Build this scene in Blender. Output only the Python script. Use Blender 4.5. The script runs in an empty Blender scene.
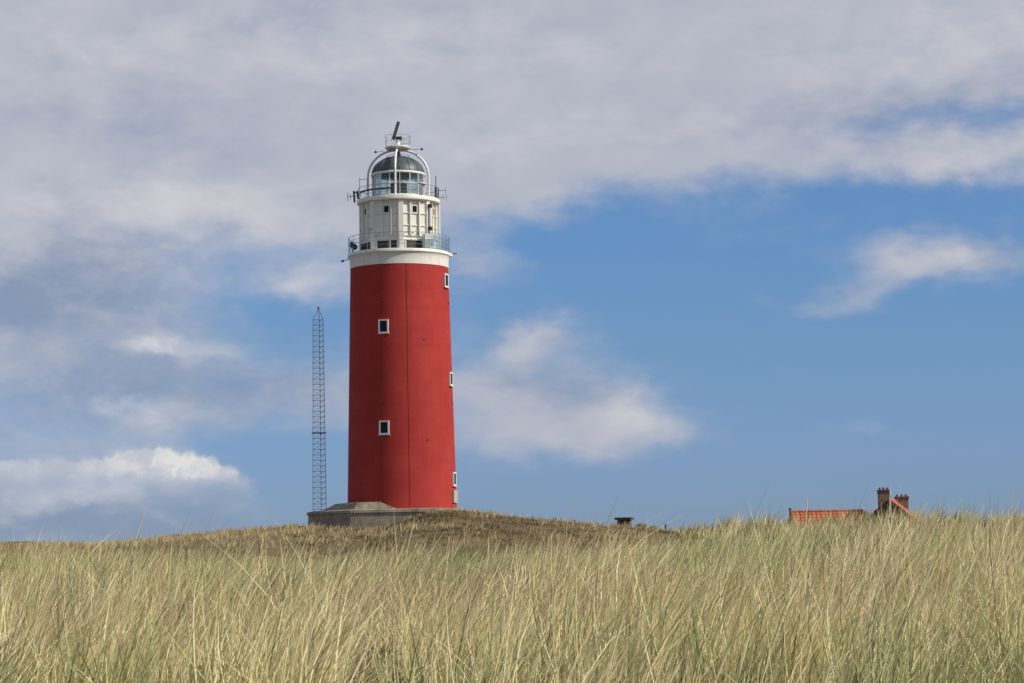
import bpy, math, random
import numpy as np
from mathutils import Matrix, Vector

random.seed(7)
rng = np.random.default_rng(11)
S = bpy.context.scene
COL = S.collection
R = math.radians

# ------------------------------------------------------------------ camera
F = 2400.0                       # focal length in pixels of a 1024 wide frame
PITCH = math.atan(220 / F)
ROLL = R(-0.95)
CAM_R = Matrix.Rotation(math.pi / 2 + PITCH, 3, 'X') @ Matrix.Rotation(ROLL, 3, 'Z')
cam_d = bpy.data.cameras.new('camera')
cam = bpy.data.objects.new('camera', cam_d)
COL.objects.link(cam)
cam.matrix_world = CAM_R.to_4x4()
cam_d.sensor_width = 36
cam_d.lens = 36 * F / 1024
cam_d.clip_start = 0.1
cam_d.clip_end = 20000
cam_d.dof.use_dof = True
cam_d.dof.focus_distance = 120
cam_d.dof.aperture_fstop = 64
S.camera = cam


def ray(px, py):
    return CAM_R @ Vector((px - 512, -(py - 341.5), -F))


def P(px, py, Y):
    """survey: world point seen at a bearing, at distance Y north of the camera"""
    d = ray(px, py)
    return d * (Y / d.y)


# ------------------------------------------------------------------ node helpers
class NT:
    def __init__(self, tree):
        self.t = tree
        self.n = tree.nodes
        self.l = tree.links

    def new(self, typ, **kw):
        nd = self.n.new(typ)
        for k, v in kw.items():
            setattr(nd, k, v)
        return nd

    def put(self, sock, v):
        if isinstance(v, bpy.types.NodeSocket):
            self.l.new(v, sock)
        elif v is not None:
            sock.default_value = v

    def math(self, op, a, b=None, c=None, clamp=False):
        nd = self.new('ShaderNodeMath', operation=op, use_clamp=clamp)
        self.put(nd.inputs[0], a)
        self.put(nd.inputs[1], b)
        self.put(nd.inputs[2], c)
        return nd.outputs[0]

    def vmath(self, op, a, b=None, out=0):
        nd = self.new('ShaderNodeVectorMath', operation=op)
        self.put(nd.inputs[0], a)
        self.put(nd.inputs[1], b)
        return nd.outputs[out]

    def noise(self, vec, scale, detail=4, rough=0.55, out='Fac', dist=0.0, dim='3D'):
        nd = self.new('ShaderNodeTexNoise', noise_dimensions=dim)
        if vec is not None:
            self.l.new(vec, nd.inputs['Vector'])
        nd.inputs['Scale'].default_value = scale
        nd.inputs['Detail'].default_value = detail
        nd.inputs['Roughness'].default_value = rough
        nd.inputs['Distortion'].default_value = dist
        return nd.outputs[out]

    def ramp(self, fac, stops, interp='LINEAR'):
        nd = self.new('ShaderNodeValToRGB')
        nd.color_ramp.interpolation = interp
        e = nd.color_ramp.elements
        while len(e) < len(stops):
            e.new(0.5)
        for el, (p, c) in zip(e, stops):
            el.position = p
            el.color = (*c, 1) if len(c) == 3 else c
        self.put(nd.inputs[0], fac)
        return nd.outputs[0]

    def smooth(self, v, lo, hi, a=0.0, b=1.0):
        nd = self.new('ShaderNodeMapRange', interpolation_type='SMOOTHSTEP')
        self.put(nd.inputs[0], v)
        nd.inputs[1].default_value = lo
        nd.inputs[2].default_value = hi
        nd.inputs[3].default_value = a
        nd.inputs[4].default_value = b
        return nd.outputs[0]

    def mixc(self, fac, a, b, blend='MIX'):
        nd = self.new('ShaderNodeMix', data_type='RGBA', blend_type=blend)
        self.put(nd.inputs[0], fac)
        for i, v in ((6, a), (7, b)):
            if isinstance(v, tuple) and len(v) == 3:
                v = (*v, 1)
            self.put(nd.inputs[i], v)
        return nd.outputs[2]

    def obj(self, scale=(1, 1, 1)):
        tc = self.new('ShaderNodeTexCoord')
        mp = self.new('ShaderNodeMapping')
        mp.inputs['Scale'].default_value = scale
        self.l.new(tc.outputs['Object'], mp.inputs[0])
        return mp.outputs[0]

    def bump(self, h, strength, dist):
        nd = self.new('ShaderNodeBump')
        nd.inputs['Strength'].default_value = strength
        nd.inputs['Distance'].default_value = dist
        self.l.new(h, nd.inputs['Height'])
        return nd.outputs[0]


def material(name):
    m = bpy.data.materials.new(name)
    m.use_nodes = True
    t = NT(m.node_tree)
    b = t.n['Principled BSDF']
    return m, t, b


def paint(name, col, var=0.12, rough=0.55, scale=1.2, dirt=None, dirt_amt=0.5, bump=0.0, streak=True, metal=0.0):
    m, t, b = material(name)
    o = t.obj()
    n1 = t.noise(o, scale, 6, 0.6)
    dark = tuple(c * (1 - var) for c in col)
    light = tuple(min(1, c * (1 + var * .6)) for c in col)
    c = t.ramp(n1, [(0.3, dark), (0.7, light)])
    if dirt:
        st = t.noise(t.obj((2.2, 2.2, 0.12)) if streak else o, 2.0, 5, 0.6)
        c = t.mixc(t.smooth(st, 0.52, 0.78, 0, dirt_amt), c, dirt)
    t.put(b.inputs['Base Color'], c)
    b.inputs['Roughness'].default_value = rough
    b.inputs['Metallic'].default_value = metal
    if bump:
        t.put(b.inputs['Normal'], t.bump(t.noise(o, scale * 8, 5, 0.65), 0.5, bump))
    return m


M = {}


def build_materials():
    # red tower paint: brushed render with faint lifts, streaks and patches
    m, t, b = material('red_render')
    o = t.obj()
    base = t.ramp(t.noise(o, 0.35, 6, 0.65), [(0.3, (0.30, 0.029, 0.026)), (0.55, (0.345, 0.037, 0.032)), (0.75, (0.385, 0.047, 0.039))])
    lift = t.noise(t.obj((0.05, 0.05, 0.9)), 2.0, 3, 0.5)
    base = t.mixc(t.smooth(lift, 0.5, 0.7, 0, 0.35), base, (0.28, 0.027, 0.023))
    st = t.noise(t.obj((2.5, 2.5, 0.08)), 1.6, 5, 0.65)
    base = t.mixc(t.smooth(st, 0.55, 0.8, 0, 0.35), base, (0.44, 0.09, 0.075))
    st2 = t.noise(t.obj((3.1, 3.1, 0.06)), 1.1, 5, 0.65)
    base = t.mixc(t.smooth(st2, 0.54, 0.8, 0, 0.6), base, (0.2, 0.03, 0.025))
    t.put(b.inputs['Base Color'], base)
    b.inputs['Roughness'].default_value = 0.75
    b.inputs['Specular IOR Level'].default_value = 0.12
    t.put(b.inputs['Normal'], t.bump(t.noise(o, 3.0, 7, 0.65), 0.35, 0.05))
    M['red'] = m
    M['white'] = paint('white_render', (0.66, 0.64, 0.58), 0.08, 0.6, 1.5, (0.34, 0.3, 0.23), 0.6, 0.01)
    M['white_iron'] = paint('white_painted_iron', (0.72, 0.70, 0.63), 0.07, 0.45, 1.5, (0.36, 0.28, 0.19), 0.55, 0.004)
    M['white_pipe'] = paint('white_pipe_paint', (0.75, 0.74, 0.70), 0.06, 0.4, 1.5, (0.4, 0.33, 0.24), 0.4)
    M['grey_steel'] = paint('galvanised_steel', (0.30, 0.31, 0.32), 0.2, 0.5, 3.0, (0.16, 0.12, 0.09), 0.4, metal=0.4)
    M['mast'] = paint('weathered_mast_steel', (0.10, 0.105, 0.115), 0.2, 0.55, 2.0, (0.14, 0.09, 0.07), 0.5, metal=0.3)
    M['black'] = paint('black_metal', (0.022, 0.023, 0.026), 0.2, 0.5, 3.0)
    M['dark_grille'] = paint('dark_grille_paint', (0.03, 0.03, 0.032), 0.25, 0.6, 3.0, (0.09, 0.085, 0.08), 0.4)
    M['copper'] = paint('patina_copper', (0.075, 0.098, 0.098), 0.3, 0.5, 1.4, (0.11, 0.155, 0.145), 0.6, 0.006, metal=0.2)
    M['dark_red'] = paint('dark_red_paint', (0.10, 0.018, 0.015), 0.1, 0.7, 2.0)
    M['olive'] = paint('dark_olive_blind', (0.075, 0.08, 0.062), 0.25, 0.7, 2.0)
    M['beige'] = paint('beige_board', (0.40, 0.34, 0.27), 0.08, 0.6, 1.5, (0.3, 0.26, 0.2), 0.4)
    M['sill'] = paint('pinkish_sill', (0.50, 0.34, 0.30), 0.1, 0.6, 2.0)
    M['pale_canvas'] = paint('pale_canvas', (0.66, 0.66, 0.64), 0.1, 0.7, 2.0)
    # glass
    m, t, b = material('window_glass')
    b.inputs['Base Color'].default_value = (0.012, 0.014, 0.018, 1)
    b.inputs['Specular IOR Level'].default_value = 0.15
    b.inputs['Roughness'].default_value = 0.1
    M['pane'] = m

    def clear(name, tint, f):
        m, t, b = material(name)
        t.n.remove(b)
        tr = t.new('ShaderNodeBsdfTransparent')
        tr.inputs[0].default_value = (*tint, 1)
        gl = t.new('ShaderNodeBsdfGlossy')
        gl.inputs['Roughness'].default_value = 0.05
        gl.inputs['Color'].default_value = (0.85, 0.95, 1.0, 1)
        fr = t.new('ShaderNodeFresnel')
        fr.inputs['IOR'].default_value = 1.5
        fac = t.math('ADD', t.math('MULTIPLY', fr.outputs[0], 0.6), f, clamp=True)
        df = t.new('ShaderNodeBsdfDiffuse')
        df.inputs['Color'].default_value = (0.40, 0.45, 0.44, 1)
        mx = t.new('ShaderNodeMixShader')
        t.put(mx.inputs[0], fac)
        t.l.new(tr.outputs[0], mx.inputs[1])
        t.l.new(gl.outputs[0], mx.inputs[2])
        mx2 = t.new('ShaderNodeMixShader')
        mx2.inputs[0].default_value = 0.03
        t.l.new(mx.outputs[0], mx2.inputs[1])
        t.l.new(df.outputs[0], mx2.inputs[2])
        t.l.new(mx2.outputs[0], t.n['Material Output'].inputs[0])
        return m
    M['glass'] = clear('gallery_glass', (0.90, 0.94, 0.93), 0.0)
    M['lantern_glass'] = clear('lantern_glass', (0.9, 0.95, 0.94), 0.0)
    # concrete
    m, t, b = material('weathered_concrete')
    o = t.obj()
    c = t.ramp(t.noise(o, 0.8, 8, 0.65), [(0.3, (0.17, 0.14, 0.10)), (0.5, (0.27, 0.23, 0.165)), (0.72, (0.37, 0.32, 0.235))])
    bl = t.noise(t.obj((0.15, 0.15, 5.0)), 1.0, 3, 0.6)
    c = t.mixc(t.smooth(bl, 0.5, 0.62, 0, 0.45), c, (0.22, 0.195, 0.15))
    st = t.noise(t.obj((1.6, 1.6, 0.2)), 1.2, 5, 0.6)
    c = t.mixc(t.smooth(st, 0.48, 0.7, 0, 0.7), c, (0.10, 0.088, 0.062))
    t.put(b.inputs['Base Color'], c)
    b.inputs['Roughness'].default_value = 0.9
    t.put(b.inputs['Normal'], t.bump(t.noise(o, 5, 8, 0.7), 0.6, 0.06))
    M['concrete'] = m
    # brick
    def brick(name, c1, c2, mortar):
        m, t, b = material(name)
        br = t.new('ShaderNodeTexBrick')
        tc = t.new('ShaderNodeTexCoord')
        sx = t.new('ShaderNodeSeparateXYZ')
        t.l.new(tc.outputs['Object'], sx.inputs[0])
        cx = t.new('ShaderNodeCombineXYZ')
        t.put(cx.inputs[0], t.math('ADD', sx.outputs[0], sx.outputs[1]))
        t.put(cx.inputs[1], sx.outputs[2])
        t.l.new(cx.outputs[0], br.inputs['Vector'])
        br.inputs['Color1'].default_value = (*c1, 1)
        br.inputs['Color2'].default_value = (*c2, 1)
        br.inputs['Mortar'].default_value = (*mortar, 1)
        br.inputs['Scale'].default_value = 1.0
        br.inputs['Brick Width'].default_value = 0.21
        br.inputs['Row Height'].default_value = 0.065
        br.inputs['Mortar Size'].default_value = 0.008
        n = t.noise(t.obj(), 2.0, 5, 0.6)
        c = t.mixc(t.smooth(n, 0.4, 0.7, 0, 0.5), br.outputs[0], tuple(x * .6 for x in c1))
        t.put(b.inputs['Base Color'], c)
        b.inputs['Roughness'].default_value = 0.9
        return m
    M['brick'] = brick('brown_brick', (0.17, 0.088, 0.06), (0.12, 0.066, 0.048), (0.2, 0.17, 0.14))
    M['old_brick'] = brick('old_dark_brick', (0.1, 0.062, 0.045), (0.072, 0.048, 0.036), (0.12, 0.1, 0.08))
    M['tile'] = paint('orange_clay_tile', (0.46, 0.115, 0.05), 0.25, 0.8, 2.6, (0.22, 0.085, 0.05), 0.7, 0.01, streak=False)
    M['dark_wood'] = paint('dark_timber', (0.06, 0.045, 0.035), 0.2, 0.7, 3.0, (0.1, 0.08, 0.06), 0.3)
    M['pale_wood'] = paint('pale_painted_timber', (0.52, 0.48, 0.4), 0.1, 0.6, 3.0, (0.3, 0.26, 0.2), 0.3)
    M['pot'] = paint('clay_pot', (0.10, 0.06, 0.05), 0.2, 0.8, 6.0)

    # ground
    m, t, b = material('dune_ground')
    o = t.obj()
    n1 = t.noise(o, 0.16, 8, 0.65)
    n2 = t.noise(o, 1.3, 8, 0.7)
    n3 = t.noise(o, 9.0, 6, 0.7)
    c = t.ramp(n1, [(0.34, (0.11, 0.085, 0.048)), (0.46, (0.21, 0.155, 0.088)), (0.56, (0.15, 0.135, 0.065)), (0.7, (0.31, 0.25, 0.145))])
    c = t.mixc(t.smooth(n2, 0.42, 0.62, 0, 0.65), c, (0.13, 0.085, 0.052))
    c = t.mixc(t.smooth(n3, 0.5, 0.75, 0, 0.6), c, (0.25, 0.2, 0.12))
    t.put(b.inputs['Base Color'], c)
    b.inputs['Roughness'].default_value = 1.0
    b.inputs['Specular IOR Level'].default_value = 0.1
    t.put(b.inputs['Normal'], t.bump(t.math('ADD', n2, t.math('MULTIPLY', n3, 0.5)), 0.9, 0.25))
    M['ground'] = m

    # plant leaves: each blade carries its own tone
    def leaf(name, stops, trans=0.28):
        m, t, b = material(name)
        t.n.remove(b)
        at = t.new('ShaderNodeAttribute', attribute_name='tone')
        c = t.ramp(at.outputs['Fac'], stops)
        d = t.new('ShaderNodeBsdfDiffuse')
        tl = t.new('ShaderNodeBsdfTranslucent')
        gl = t.new('ShaderNodeBsdfGlossy')
        gl.inputs['Roughness'].default_value = 0.45
        gl.inputs['Color'].default_value = (0.5, 0.5, 0.45, 1)
        t.l.new(c, d.inputs[0])
        t.l.new(c, tl.inputs[0])
        mx = t.new('ShaderNodeMixShader')
        mx.inputs[0].default_value = trans
        t.l.new(d.outputs[0], mx.inputs[1])
        t.l.new(tl.outputs[0], mx.inputs[2])
        mg = t.new('ShaderNodeMixShader')
        mg.inputs[0].default_value = 0.05
        t.l.new(mx.outputs[0], mg.inputs[1])
        t.l.new(gl.outputs[0], mg.inputs[2])
        t.l.new(mg.outputs[0], t.n['Material Output'].inputs[0])
        return m
    M['marram'] = leaf('marram_blades', [(0.0, (0.13, 0.19, 0.075)), (0.18, (0.30, 0.36, 0.15)), (0.38, (0.56, 0.54, 0.22)),
                                         (0.6, (0.84, 0.72, 0.36)), (0.9, (0.95, 0.84, 0.54)), (1.0, (0.38, 0.22, 0.11))], 0.28)
    M['scrub'] = leaf('dune_scrub_leaves', [(0.0, (0.07, 0.062, 0.028)), (0.25, (0.15, 0.105, 0.055)), (0.5, (0.28, 0.20, 0.10)),
                                            (0.75, (0.42, 0.34, 0.17)), (1.0, (0.62, 0.50, 0.27))])
    M['shrub'] = leaf('shrub_leaves', [(0.0, (0.035, 0.042, 0.022)), (0.6, (0.065, 0.07, 0.035)), (1.0, (0.11, 0.105, 0.05))])


build_materials()


# ------------------------------------------------------------------ mesh helpers
class MB:
    def __init__(self):
        self.v, self.f, self.s = [], [], []

    def add(self, verts, faces, smooth=False):
        o = len(self.v)
        self.v += [tuple(p) for p in verts]
        self.f += [tuple(i + o for i in f) for f in faces]
        self.s += [smooth] * len(faces)
        return self

    def hull(self, bottom, top, smooth=False):
        """prism between two loops of the same length (counter-clockwise from above)"""
        n = len(bottom)
        fs = [(i, (i + 1) % n, n + (i + 1) % n, n + i) for i in range(n)]
        fs += [tuple(reversed(range(n))), tuple(range(n, 2 * n))]
        return self.add(list(bottom) + list(top), fs, smooth)

    def box(self, c, size, mat=None):
        x, y, z = (s / 2 for s in size)
        b = [(-x, -y, -z), (x, -y, -z), (x, y, -z), (-x, y, -z)]
        t = [(-x, -y, z), (x, -y, z), (x, y, z), (-x, y, z)]
        mat = mat or Matrix.Identity(4)
        tr = lambda p: mat @ (Vector(p) + Vector(c))
        return self.hull([tr(p) for p in b], [tr(p) for p in t])

    def lathe(self, prof, n=64, a0=0.0, a1=None, smooth=True, close=False):
        full = a1 is None
        a1 = a0 + 2 * math.pi if full else a1
        m = n if full else n + 1
        vs = []
        for (r, z) in prof:
            for k in range(m):
                a = a0 + (a1 - a0) * k / n
                vs.append((r * math.sin(a), -r * math.cos(a), z))
        fs = []
        segs = len(prof) if close else len(prof) - 1
        for i in range(segs):
            j = (i + 1) % len(prof)
            for k in range(n):
                k2 = (k + 1) % m
                fs.append((i * m + k, i * m + k2, j * m + k2, j * m + k))
        return self.add(vs, fs, smooth)

    def tube(self, pts, r, n=8, closed=False, smooth=True):
        pts = [Vector(p) for p in pts]
        N = len(pts)
        rs = r if isinstance(r, (list, tuple)) else [r] * N
        vs, fs = [], []
        up = Vector((0.13, 0.21, 1)).normalized()
        for i, p in enumerate(pts):
            a = pts[(i - 1) % N] if (closed or i > 0) else p
            b = pts[(i + 1) % N] if (closed or i < N - 1) else p
            t = (b - a).normalized()
            u = t.cross(up)
            if u.length < 1e-3:
                u = t.cross(Vector((1, 0, 0)))
            u.normalize()
            w = u.cross(t).normalized()
            for k in range(n):
                an = 2 * math.pi * k / n
                vs.append(p + (u * math.cos(an) + w * math.sin(an)) * rs[i])
        for i in range(N if closed else N - 1):
            j = (i + 1) % N
            for k in range(n):
                k2 = (k + 1) % n
                fs.append((i * n + k, j * n + k, j * n + k2, i * n + k2))
        if not closed:
            fs.append(tuple(range(n)))
            fs.append(tuple((N - 1) * n + k for k in reversed(range(n))))
        return self.add(vs, fs, smooth)

    def build(self, name, mat, parent=None, loc=None, rz=None):
        me = bpy.data.meshes.new(name)
        me.from_pydata(self.v, [], self.f)
        me.polygons.foreach_set('use_smooth', self.s)
        me.materials.append(mat)
        me.update()
        if any(self.s):
            try:
                me.set_sharp_from_angle(angle=R(40))
            except Exception:
                pass
        o = bpy.data.objects.new(name, me)
        COL.objects.link(o)
        if parent:
            o.parent = parent
        if loc:
            o.location = loc
        if rz is not None:
            o.rotation_euler.z = rz
        return o


def tag(o, label=None, cat=None, group=None, kind=None):
    if label:
        o['label'] = label
    if cat:
        o['category'] = cat
    if group:
        o['group'] = group
    if kind:
        o['kind'] = kind
    return o


def empty(name, loc, rz=0.0):
    o = bpy.data.objects.new(name, None)
    COL.objects.link(o)
    o.location = loc
    o.rotation_euler.z = rz
    o.empty_display_size = 0.3
    return o


def ring(r, z, n=96, a0=0, a1=2 * math.pi):
    return [(r * math.sin(a0 + (a1 - a0) * k / n), -r * math.cos(a0 + (a1 - a0) * k / n), z) for k in range(n)]


def wall_frame(a, r, z):
    """local frame on a round wall: x along the wall, y out of the wall, z up; azimuth a from the front, to the right"""
    out = Vector((math.sin(a), -math.cos(a), 0))
    al = Vector((math.cos(a), math.sin(a), 0))
    m = Matrix.Identity(4)
    for i in range(3):
        m[i][0], m[i][1], m[i][2] = al[i], out[i], (0, 0, 1)[i]
    p = out * r
    m[0][3], m[1][3], m[2][3] = p.x, p.y, z
    return m


# ------------------------------------------------------------------ terrain
Y_T = 240.0
TOWER = P(402.3, 508, Y_T)
RX, RZ = [], []
for px, py in [(-300, 548), (-100, 546), (0, 543), (60, 544), (130, 545), (158, 543), (180, 538), (200, 535), (250, 530), (300, 527), (312, 526.5), (356, 530),
               (385, 528), (405, 523), (424, 515), (438, 510.5), (462, 510), (500, 516), (560, 521.5), (620, 528), (660, 531), (690, 531), (760, 530), (880, 531), (1024, 533), (1400, 537)]:
    p = P(px, py, 229)
    RX.append(p.x)
    RZ.append(p.z - 0.28)
DX, DZ = [], []
for px, py in [(560, 600), (620, 575), (655, 548), (690, 534), (720, 529), (760, 528), (800, 527), (870, 526), (920, 525.5), (980, 527), (1024, 527), (1300, 530), (1600, 560)]:
    p = P(px, py, 105)
    DX.append(p.x)
    DZ.append(p.z - 0.24)


def sst(x, a, b):
    t = np.clip((x - a) / (b - a), 0, 1)
    return t * t * (3 - 2 * t)


def vnoise(x, y, sc, seed):
    """smooth value noise"""
    x = np.asarray(x, float) / sc + seed * 17.3
    y = np.asarray(y, float) / sc + seed * 5.9
    xi, yi = np.floor(x), np.floor(y)
    fx, fy = x - xi, y - yi
    fx = fx * fx * (3 - 2 * fx)
    fy = fy * fy * (3 - 2 * fy)

    def h(a, b):
        v = np.sin(a * 127.1 + b * 311.7 + seed * 74.7) * 43758.5453
        return v - np.floor(v)
    return (h(xi, yi) * (1 - fx) + h(xi + 1, yi) * fx) * (1 - fy) + (h(xi, yi + 1) * (1 - fx) + h(xi + 1, yi + 1) * fx) * fy


def height(x, y):
    x = np.asarray(x, float)
    y = np.asarray(y, float)
    # foreground hollow and first low dune
    near = -1.5 + 0.72 * sst(y, 0, 7.5) + 0.22 * sst(y, 8, 17)
    near = near + 0.24 * sst(x, 0.8, 5.0) * sst(y, 7, 20)
    near = near + 0.18 * sst(-x, 1, 7) * sst(y, 14, 34)
    near = near - 0.9 * sst(y, 38, 75)
    near = near + (vnoise(x, y, 3.5, 1) - .5) * 0.22 * sst(y, 3, 9) + (vnoise(x, y, 11, 2) - .5) * 0.25 * sst(y, 8, 20)
    # middle dune on the right
    dz = np.interp(x, DX, DZ)
    cs = np.where(y < 105, sst(y, 62, 105), 1 - 0.75 * sst(y, 112, 140))
    mid = np.maximum(dz + 1.6, 0) * cs
    # lighthouse ridge
    rz = np.interp(x, RX, RZ)
    k = np.where(y < 229, sst(y, 85, 229) ** 1.25, 1 - sst(y, 262, 420))
    rid = (rz + 1.6) * k
    h = np.maximum(near, -1.6 + np.maximum(mid, rid))
    blend = (vnoise(x, y, 9, 3) - .5) * 0.55 + (vnoise(x, y, 3.2, 4) - .5) * 0.28
    far = sst(y, 60, 95) * (1 - 0.75 * sst(y, 205, 226))
    h = h + blend * far
    # dunes roll on behind and out to the sides
    back = sst(y, 300, 600) + sst(np.abs(x), 90, 300) + sst(-y, 10, 60)
    h = h + np.clip(back, 0, 1) * ((vnoise(x, y, 140, 5) - .5) * 3.0 - 0.6)
    return h


def H1(x, y):
    return float(height(np.array([x]), np.array([y]))[0])


def axis(lo, hi, fine):
    out = [lo]
    while out[-1] < hi:
        out.append(out[-1] + fine(out[-1]))
    return np.array(out)


ys = axis(-400, 6000, lambda y: 25 if y < -20 else 1.0 if y < 4 else 0.6 if y < 45 else 1.6 if y < 215 else 1.0 if y < 262 else 6 if y < 420 else 60 if y < 1200 else 400)
xs_p = axis(0, 5000, lambda x: 0.7 if x < 12 else 1.0 if x < 55 else 6 if x < 160 else 60 if x < 700 else 400)
xs = np.concatenate([-xs_p[::-1][:-1], xs_p])
GX, GY = np.meshgrid(xs, ys)
GZ = height(GX, GY)
nx, ny = len(xs), len(ys)
idx = np.arange(nx * ny).reshape(ny, nx)
quads = np.stack([idx[:-1, :-1], idx[:-1, 1:], idx[1:, 1:], idx[1:, :-1]], -1).reshape(-1, 4)


def np_mesh(name, verts, quads, mat, tone=None, smooth=True):
    me = bpy.data.meshes.new(name)
    nv, nf = len(verts), len(quads)
    me.vertices.add(nv)
    me.vertices.foreach_set('co', np.ascontiguousarray(verts, np.float32).ravel())
    me.loops.add(nf * 4)
    me.loops.foreach_set('vertex_index', np.ascontiguousarray(quads, np.int32).ravel())
    me.polygons.add(nf)
    me.polygons.foreach_set('loop_start', np.arange(0, nf * 4, 4, dtype=np.int32))
    me.polygons.foreach_set('use_smooth', np.full(nf, smooth))
    if tone is not None:
        at = me.attributes.new('tone', 'FLOAT', 'POINT')
        at.data.foreach_set('value', np.ascontiguousarray(tone, np.float32))
    me.materials.append(mat)
    me.update(calc_edges=True)
    o = bpy.data.objects.new(name, me)
    COL.objects.link(o)
    return o


ground = np_mesh('ground', np.stack([GX, GY, GZ], -1).reshape(-1, 3), quads, M['ground'])
tag(ground, 'rolling sandy dune ground with brown litter under the grass', 'ground', kind='structure')


# ------------------------------------------------------------------ grass blades
def blades(base, L, w, az, tilt, bend_az, bend, face, tone, seg=4, taper=None, tipdry=0.16):
    """curved ribbons; all arguments are arrays over blades"""
    n = len(L)
    t = np.linspace(0, 1, seg + 1)
    d0 = np.stack([np.sin(tilt) * np.cos(az), np.sin(tilt) * np.sin(az), np.cos(tilt)], -1)
    wv = np.stack([np.cos(bend_az), np.sin(bend_az), -0.45 * np.ones(n)], -1)
    pts = base[:, None, :] + L[:, None, None] * (t[None, :, None] * d0[:, None, :] + (t ** 2.2)[None, :, None] * (bend[:, None] * wv)[:, None, :])
    side = np.stack([np.cos(face), np.sin(face), np.zeros(n)], -1)
    if taper is None:
        taper = np.array([0.8, 1.0, 0.9, 0.62, 0.12]) if seg == 4 else np.interp(t, [0, .3, .7, 1], [.8, 1, .8, .1])
    hw = (w[:, None] * taper[None, :] / 2)[:, :, None]
    a = pts - side[:, None, :] * hw
    b = pts + side[:, None, :] * hw
    v = np.stack([a, b], 2).reshape(-1, 3)
    k = np.arange(n)[:, None] * (2 * (seg + 1)) + (np.arange(seg) * 2)[None, :]
    q = np.stack([k, k + 1, k + 3, k + 2], -1).reshape(-1, 4)
    tn = np.clip(tone[:, None] + tipdry * (t[None, :] - 0.4), 0, 1)
    tn = np.repeat(tn[:, :, None], 2, 2).reshape(-1)
    return v, q, tn


def join(parts):
    vs, qs, ts, o = [], [], [], 0
    for v, q, t in parts:
        vs.append(v)
        qs.append(q + o)
        ts.append(t)
        o += len(v)
    return np.concatenate(vs), np.concatenate(qs), np.concatenate(ts)


def scatter_tussocks(y0, y1, dens, margin):
    """tussock centres over the wedge the field fills"""
    wmax = 0.23 * y1 + margin
    n = int(dens * 2 * wmax * (y1 - y0))
    x = rng.uniform(-wmax, wmax, n)
    y = rng.uniform(y0, y1, n)
    ok = np.abs(x) < 0.23 * y + margin
    return x[ok], y[ok]


WIND = 0.12          # the wind blows to the right and a little away
def grass_band(y0, y1, dens, nb, wid, Lm, margin=2.0, seg=4):
    cx, cy = scatter_tussocks(y0, y1, dens, margin)
    thin = vnoise(cx, cy, 2.2, 8)
    keep = rng.random(len(cx)) < 0.50 + 0.8 * thin
    # the strip closest to the camera stays open on the left
    keep &= (cy > 7.4) | (cx > 0.35) | (rng.random(len(cx)) < 0.15)
    cx, cy = cx[keep], cy[keep]
    m = len(cx)
    cnt = rng.integers(int(nb * 0.55), int(nb * 1.5), m)
    ti = np.repeat(np.arange(m), cnt)
    n = len(ti)
    hs = rng.uniform(0.72, 1.12, m) * (0.78 + 0.5 * vnoise(cx, cy, 4.0, 9))
    tall = rng.random(m) < np.where((cx > 1.5) & (cy > 9) & (cy < 30), 0.16, 0.05)
    hs[tall] *= 1.25
    dry_t = 0.47 + 0.88 * (vnoise(cx, cy, 1.3, 12) - .5) + 0.45 * (vnoise(cx, cy, 5.0, 13) - .5) + rng.normal(0, 0.15, m)
    rad = np.sqrt(rng.random(n)) * rng.uniform(0.10, 0.30, m)[ti]
    ra = rng.uniform(0, 2 * np.pi, n)
    bx = cx[ti] + rad * np.cos(ra)
    by = cy[ti] + rad * np.sin(ra)
    bz = height(bx, by) - 0.02
    L = Lm * hs[ti] * rng.uniform(0.55, 1.15, n)
    tilt = np.abs(rng.normal(0.12, 0.14, n)) + rad * 0.65
    az = ra + rng.normal(0, 0.5, n)
    bend = np.abs(rng.normal(0.32, 0.17, n)) * rng.uniform(0.7, 1.2, m)[ti]
    baz = WIND + rng.normal(0, 0.55, n)
    stray = rng.random(n) < 0.15
    baz[stray] = rng.uniform(0, 2 * np.pi, stray.sum())
    tilt[stray] += rng.uniform(0, 0.5, stray.sum())
    tone = dry_t[ti] + rng.normal(0, 0.22, n)
    dead = rng.random(n) < 0.07
    tone[dead] = 1.0
    L[dead] *= 0.7
    tilt[dead] += 0.25
    tone = np.clip(tone, 0.02, 0.93)
    tone[dead] = rng.uniform(0.93, 1.0, dead.sum())
    w = wid * rng.uniform(0.65, 1.3, n)
    face = rng.uniform(0, np.pi, n)
    base = np.stack([bx, by, bz], -1)
    out = [blades(base, L, w, az, tilt, baz, bend, face, tone, seg)]
    # seed stalks: thin stem with a pale spindle at its end
    ns = int(n * 0.010)
    if ns:
        j = rng.integers(0, n, ns)
        b2 = base[j] + rng.normal(0, 0.03, (ns, 3)) * np.array([1, 1, 0])
        L2 = Lm * hs[ti[j]] * rng.uniform(0.9, 1.15, ns)
        tl2 = np.abs(rng.normal(0.1, 0.08, ns))
        az2 = rng.normal(WIND, 0.8, ns)
        bd2 = np.abs(rng.normal(0.22, 0.09, ns))
        bz2 = WIND + rng.normal(0, 0.3, ns)
        tp = np.array([.4, .38, .36, .34, .32, .3, .8, .95, .12])
        for dface in (0.0, np.pi / 2):
            out.append(blades(b2, L2, np.full(ns, max(0.008, wid * 1.3)), az2, tl2, bz2, bd2, np.full(ns, 0.3 + dface),
                              np.clip(rng.normal(0.82, 0.05, ns), 0, .92), 8, tp, 0.05))
    return out


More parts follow.
